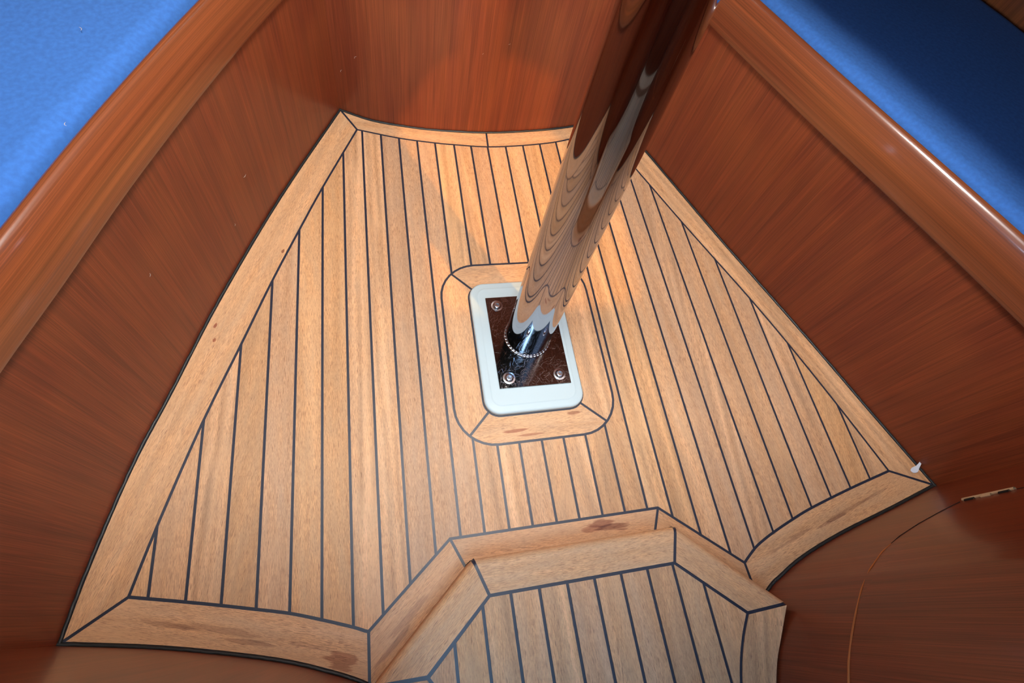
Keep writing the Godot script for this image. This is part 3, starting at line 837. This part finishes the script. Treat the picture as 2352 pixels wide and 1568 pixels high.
func step() -> void:
	var st := root("companion_step", "octagonal raised teak step with caulked seams between the curved panels", "step")
	var o := [Vector2(-0.341, 0.0775), Vector2(-0.1785, -0.0675), Vector2(0.1785, -0.0675), Vector2(0.341, 0.0775)]
	var i := [Vector2(-0.2628, 0.0790), Vector2(-0.1585, -0.0112), Vector2(0.1592, -0.0110), Vector2(0.2625, 0.0800)]
	# side boards follow the curved walls
	var side_out := smooth(PackedVector2Array([Vector2(0.341, 0.0775), Vector2(0.3105, 0.1218), Vector2(0.2912, 0.150), Vector2(0.2760, 0.180), Vector2(0.2605, 0.220), Vector2(0.2485, 0.280), Vector2(0.2445, 0.36)]), 4)
	var side_in := smooth(PackedVector2Array([Vector2(0.2625, 0.0800), Vector2(0.2431, 0.1093), Vector2(0.2277, 0.1387), Vector2(0.2158, 0.1692), Vector2(0.205, 0.205), Vector2(0.195, 0.260), Vector2(0.191, 0.36)]), 4)
	var out_l: PackedVector2Array = mirror(side_out)
	var in_l: PackedVector2Array = mirror(side_in)
	var whole := join([PackedVector2Array([o[1], o[2]]), side_out, reversed2(out_l)])
	var s := Shape.new()
	prism(s, shrink(whole, 0.0123), 0.0, STEP_Y - 0.0018)
	mark(part("caulk_bed", s, M["caulk"], st), "blue-black rubber caulk showing in the seams")
	# three nosing boards, rounded over at the edge and standing on the sole
	var fill := Shape.new()
	for k in 3:
		var a: Vector2 = o[k]; var b: Vector2 = o[k + 1]; var ia: Vector2 = i[k]; var ib: Vector2 = i[k + 1]
		var width := absf((ia - a).dot(Vector2((b - a).y, -(b - a).x).normalized()))
		s = Shape.new()
		s.tint = teak_tint(0.6)
		var prof := []
		var r := 0.012
		prof.append(Vector2(width - CAULK * 0.5, STEP_Y))
		for m in 3: prof.append(Vector2(lerpf(width - CAULK * 0.5, r, (m + 1) / 3.0), STEP_Y))
		for m in 6: prof.append(Vector2(r - r * sin(deg_to_rad(15.0 * (m + 1))), STEP_Y - r + r * cos(deg_to_rad(15.0 * (m + 1)))))
		prof.append(Vector2(0, STEP_Y * 0.5))
		prof.append(Vector2(0, 0.001))
		var P := []; var Nn := []; var U := []
		var e := (b - a).normalized()
		var nout := Vector2(e.y, -e.x)
		if nout.dot(a - ia) < 0: nout = -nout
		var off := Vector2(rng.randf(), rng.randf())
		var gap_a := CAULK * 0.5 / absf(e.cross((ia - a).normalized()))
		var gap_b := CAULK * 0.5 / absf(e.cross((ib - b).normalized()))
		var dist := 0.0
		for m in prof.size():
			var q: Vector2 = prof[m]
			if m > 0: dist += q.distance_to(prof[m - 1])
			var pa := a.lerp(ia, q.x / width) + e * gap_a
			var pb := b.lerp(ib, q.x / width) - e * gap_b
			var ang := clampf((r - q.x) / r, 0.0, 1.0)
			var nn := Vector3(nout.x * ang, sqrt(1.0 - ang * ang), nout.y * ang).normalized()
			var row := []; var rn := []; var ru := []
			for j in 9:
				var p := pa.lerp(pb, j / 8.0)
				row.append(Vector3(p.x, q.y, p.y)); rn.append(nn); ru.append(Vector2(dist / 0.4, p.dot(e) / 0.8) + off)
			P.append(row); Nn.append(rn); U.append(ru)
		s.sheet(P, Nn, U)
		part("nosing_board", s, M["teak_a"], st)
		# caulk just under the surface, filling the mitres
		var F := []
		for m in prof.size():
			var row := []
			for end: Array in [[P[m][0], -1.0], [P[m][8], 1.0]]:
				row.append((end[0] as Vector3) - (Nn[m][0] as Vector3) * (0.0007 + 0.0003 * k) + Vector3(e.x, 0, e.y) * float(end[1]) * (CAULK * 1.1))
			F.append(row)
		var FN := []; var FU := []
		for m in prof.size():
			FN.append([Nn[m][0], Nn[m][0]]); FU.append([Vector2.ZERO, Vector2.ZERO])
		fill.sheet(F, FN, FU)
	part("caulk_fill", fill, M["caulk"], st)
	for k in [-1, 1]:
		var so := side_out if k > 0 else out_l
		var si := side_in if k > 0 else in_l
		var poly := join([so, reversed2(si)])
		s = Shape.new()
		s.tint = teak_tint(0.6)
		prism(s, shrink(poly, CAULK * 0.5), 0.0, STEP_Y, Vector2(-0.35 * k, 1), Vector2(rng.randf(), rng.randf()))
		part("side_board", s, M["teak_b"], st)
	# planks
	var field := shrink(join([PackedVector2Array([i[1], i[2]]), side_in, reversed2(in_l)]), CAULK * 0.5)
	for k in step_seams.size() + 1:
		var x0: float = step_seams[k - 1] if k > 0 else -0.32
		var x1: float = step_seams[k] if k < step_seams.size() else 0.32
		var strip := PackedVector2Array([Vector2(x0 + CAULK * 0.5, -0.2), Vector2(x1 - CAULK * 0.5, -0.2), Vector2(x1 - CAULK * 0.5, 0.5), Vector2(x0 + CAULK * 0.5, 0.5)])
		for bit: PackedVector2Array in Geometry2D.intersect_polygons(strip, field):
			if absf(area(bit)) > 6e-5:
				teak_piece("plank", bit, 0.0, STEP_Y, Vector2(0, 1), st, 1.0, 0.06)

func post() -> void:
	# white moulded pad under the post's flange
	var s := Shape.new()
	var base := rounded_rect(Vector2(-0.1085, -0.6345), Vector2(0.1025, -0.3285), 0.033, 8)
	var mid := Vector2(-0.003, -0.4815)
	var prof := [[0.0, 0.0], [0.0, 0.0070], [0.0009, 0.0092], [0.0026, 0.0106], [0.0050, 0.0112], [0.0140, 0.0120], [0.0165, 0.0134], [0.018, 0.0138]]
	var P := []; var Nn := []; var U := []
	for q: Array in prof:
		var row := []
		for p in rounded_rect(Vector2(-0.1085, -0.6345) + Vector2.ONE * float(q[0]), Vector2(0.1025, -0.3285) - Vector2.ONE * float(q[0]), 0.033 - q[0] * 0.8, 8):
			row.append(Vector3(p.x, q[1], p.y))
		row.append(row[0])
		P.append(row)
	for m in P.size():
		var rn := []; var ru := []
		for j in P[m].size():
			var c: Vector3 = P[m][j]
			var before: Vector3 = P[maxi(m - 1, 0)][j]; var after: Vector3 = P[mini(m + 1, P.size() - 1)][j]
			var up := (after - before).normalized()
			var rows: int = P[m].size() - 1
			var along: Vector3 = (P[m][(j + 1) % rows] as Vector3) - (P[m][(j + rows - 1) % rows] as Vector3)
			var nn := along.cross(up).normalized()
			if nn.dot(Vector3(c.x - mid.x, 0.05, c.z - mid.y)) < 0.0: nn = -nn
			rn.append(nn.normalized() if m < P.size() - 1 else Vector3.UP); ru.append(Vector2(c.x, c.z) * 4.0)
		Nn.append(rn); U.append(ru)
	s.sheet(P, Nn, U)
	var topp := rounded_rect(Vector2(-0.1085, -0.6345) + Vector2.ONE * 0.018, Vector2(0.1025, -0.3285) - Vector2.ONE * 0.018, 0.033 - 0.0144, 8)
	var idx := Geometry2D.triangulate_polygon(topp)
	for k in range(0, idx.size(), 3):
		var w := []
		for m in 3: w.append(Vector3(topp[idx[k + m]].x, 0.0138, topp[idx[k + m]].y))
		s.flat(w[0], w[1], w[2], Vector3.UP)
	single("base_pad", s, M["white_gelcoat"], "white rounded moulded pad let into the teak under the steel post", "pad")
	# the post: tube, weld, flange and four bolts are one welded thing
	var t := root("mast_post", "polished stainless steel post rising from a bolted square flange", "post", "", "", Vector3(post_at.x, 0.0138, post_at.z))
	s = Shape.new()
	lathe(s, [[Vector2(0.048, 0.002), Vector2(0.048, CEIL_Y - 0.0138)]], Vector3.ZERO, 128)
	part("tube", s, M["polished_steel"], t)
	s = Shape.new()
	var pl := PackedVector2Array([Vector2(-0.0755, -0.5925), Vector2(0.0785, -0.5925), Vector2(0.0785, -0.3780), Vector2(-0.0740, -0.3800)])
	var local := PackedVector2Array()
	for p in pl: local.append(p - Vector2(post_at.x, post_at.z))
	prism(s, local, 0.0, 0.0034, Vector2(0, 1), Vector2.ZERO, Vector2(0.12, 0.12), true)
	mark(part("flange", s, M["scuffed_steel"], t), "scuffed mirror-polished steel flange plate")
	# weld: a ring of small overlapping beads
	s = Shape.new()
	var ringp := []
	for k in 181:
		var a := TAU * k / 180.0
		var r := 0.0495 + 0.0005 * sin(a * 41.0)
		ringp.append(Vector3(cos(a) * r, 0.0042 + 0.0003 * sin(a * 41.0 + 1.0), sin(a) * r))
	tube(s, ringp, 0.0024, 8)
	part("weld", s, M["bolt_steel"], t)
	for at: Vector2 in [Vector2(-0.0524, -0.5710), Vector2(-0.0517, -0.4005), Vector2(0.0569, -0.3990), Vector2(0.0569, -0.5710)]:
		var b := Node3D.new()
		b.name = "bolt"
		t.add_child(b, true)
		b.position = Vector3(at.x - post_at.x, 0.0034, at.y - post_at.z)
		s = Shape.new()
		lathe(s, [[Vector2(0.0130, 0.0), Vector2(0.0130, 0.0009)], [Vector2(0.0130, 0.0009), Vector2(0.0092, 0.0013)]], Vector3.ZERO, 32)
		part("washer", s, M["bolt_steel"], b)
		s = Shape.new()
		var dome := [Vector2(0.0095, 0.0010), Vector2(0.0095, 0.0024)]
		lathe(s, [dome, [Vector2(0.0095, 0.0024), Vector2(0.0090, 0.0040), Vector2(0.0078, 0.0053), Vector2(0.0062, 0.0060), Vector2(0.0052, 0.0061)]], Vector3.ZERO, 32)
		# hexagon socket
		var turn := rng.randf() * TAU
		for k in 6:
			var a0 := turn + TAU * k / 6; var a1 := turn + TAU * (k + 1) / 6
			var h0 := Vector3(cos(a0), 0, sin(a0)) * 0.0046; var h1 := Vector3(cos(a1), 0, sin(a1)) * 0.0046
			var nn := -(h0 + h1).normalized()
			s.flat(h0 + Vector3.UP * 0.0061, h1 + Vector3.UP * 0.0061, h1 + Vector3.UP * 0.0022, nn)
			s.flat(h0 + Vector3.UP * 0.0061, h1 + Vector3.UP * 0.0022, h0 + Vector3.UP * 0.0022, nn)
			s.flat(Vector3.UP * 0.0022, h0 + Vector3.UP * 0.0022, h1 + Vector3.UP * 0.0022, Vector3.UP)
			# rim between hexagon and dome
			for m in 6:
				var u0 := lerpf(a0, a1, m / 6.0); var u1 := lerpf(a0, a1, (m + 1) / 6.0)
				var q0 := Vector3(cos(u0), 0, sin(u0)) * 0.0053 + Vector3.UP * 0.0061; var q1 := Vector3(cos(u1), 0, sin(u1)) * 0.0053 + Vector3.UP * 0.0061
				var i0 := h0.lerp(h1, m / 6.0) + Vector3.UP * 0.0061; var i1 := h0.lerp(h1, (m + 1) / 6.0) + Vector3.UP * 0.0061
				s.flat(q0, q1, i1, Vector3.UP)
				s.flat(q0, i1, i0, Vector3.UP)
		part("head", s, M["bolt_steel"], b)

func scraps() -> void:
	# a curled scrap of paper in the corner
	var s := Shape.new()
	var P := []; var Nn := []; var U := []
	for i in 9:
		var k := i / 8.0
		var c := Vector3(lerpf(0.7990, 0.8300, k), 0.0012 + 0.0150 * k * k, lerpf(-0.1060, -0.1300, k) + 0.005 * sin(PI * k))
		var wd := 0.0068 * (0.55 + 0.45 * sin(PI * k * 2.0)) if k < 0.5 else lerpf(0.0038, 0.0009, (k - 0.5) * 2.0)
		var row := []; var rn := []; var ru := []
		for j in 5:
			var m := j / 2.0 - 1.0
			row.append(c + Vector3(0.6, 0, 0.8) * (wd * m) + Vector3.UP * (0.0012 * m * m))
			rn.append(Vector3(-0.25, 0.95, 0.15).normalized()); ru.append(Vector2(k, m))
		P.append(row); Nn.append(rn); U.append(ru)
	s.sheet(P, Nn, U)
	single("paper_scrap", s, M["paper"], "small curled white scrap in the corner of the sole", "scrap")
	# lint
	var spots := [
		[Vector3(-0.5519, 0.1621, -0.8269), Vector3(0.93, 0, 0.38), "on the settee front panel near the far corner"], [Vector3(-0.5810, 0.098, -0.7566), Vector3(0.93, 0, 0.38), "on the settee front panel"], [Vector3(-0.6599, 0.2409, -0.5532), Vector3(0.94, 0, 0.34), "high on the settee front panel below the rail"],
		[Vector3(-0.0349, 0.2442, -1.1146), Vector3(0.07, 0, 1), "on the far bulkhead, at the sunlit patch"], [Vector3(0.0228, 0.2712, -1.1136), Vector3(0, 0, 1), "on the far bulkhead, above the sunlit patch"], [Vector3(-0.3269, 0.1822, -1.1690), Vector3(-0.4, 0, 0.9), "on the far bulkhead, a hand from the settee corner"], [Vector3(-0.3640, 0.1282, -1.1870), Vector3(-0.4, 0, 0.9), "on the far bulkhead, right in the settee corner"],
		[Vector3(-0.6921, 0.4945, -0.8161), Vector3.UP, "on the bright blue cushion toward the bulkhead"], [Vector3(-0.6789, 0.4935, -0.6269), Vector3.UP, "on the bright blue cushion"],
	]
	for q: Array in spots:
		s = Shape.new()
		var nn: Vector3 = (q[1] as Vector3).normalized()
		var x := nn.cross(Vector3.UP if absf(nn.y) < 0.5 else Vector3.RIGHT).normalized()
		var y := nn.cross(x)
		var a := rng.randf() * TAU
		var along := x * cos(a) + y * sin(a); var across := nn.cross(along)
		var ln := rng.randf_range(0.006, 0.011)
		var pts := []
		for k in 7:
			var m := k / 6.0 - 0.5
			pts.append(q[0] + nn * 0.0004 + along * (ln * m) + across * (0.002 * m * m * 4.0))
		tube(s, pts, 0.00045, 5, true)
		single("lint_fibre", s, M["lint"], "tiny pale fibre of lint " + str(q[2]), "lint", "stray lint fibres")
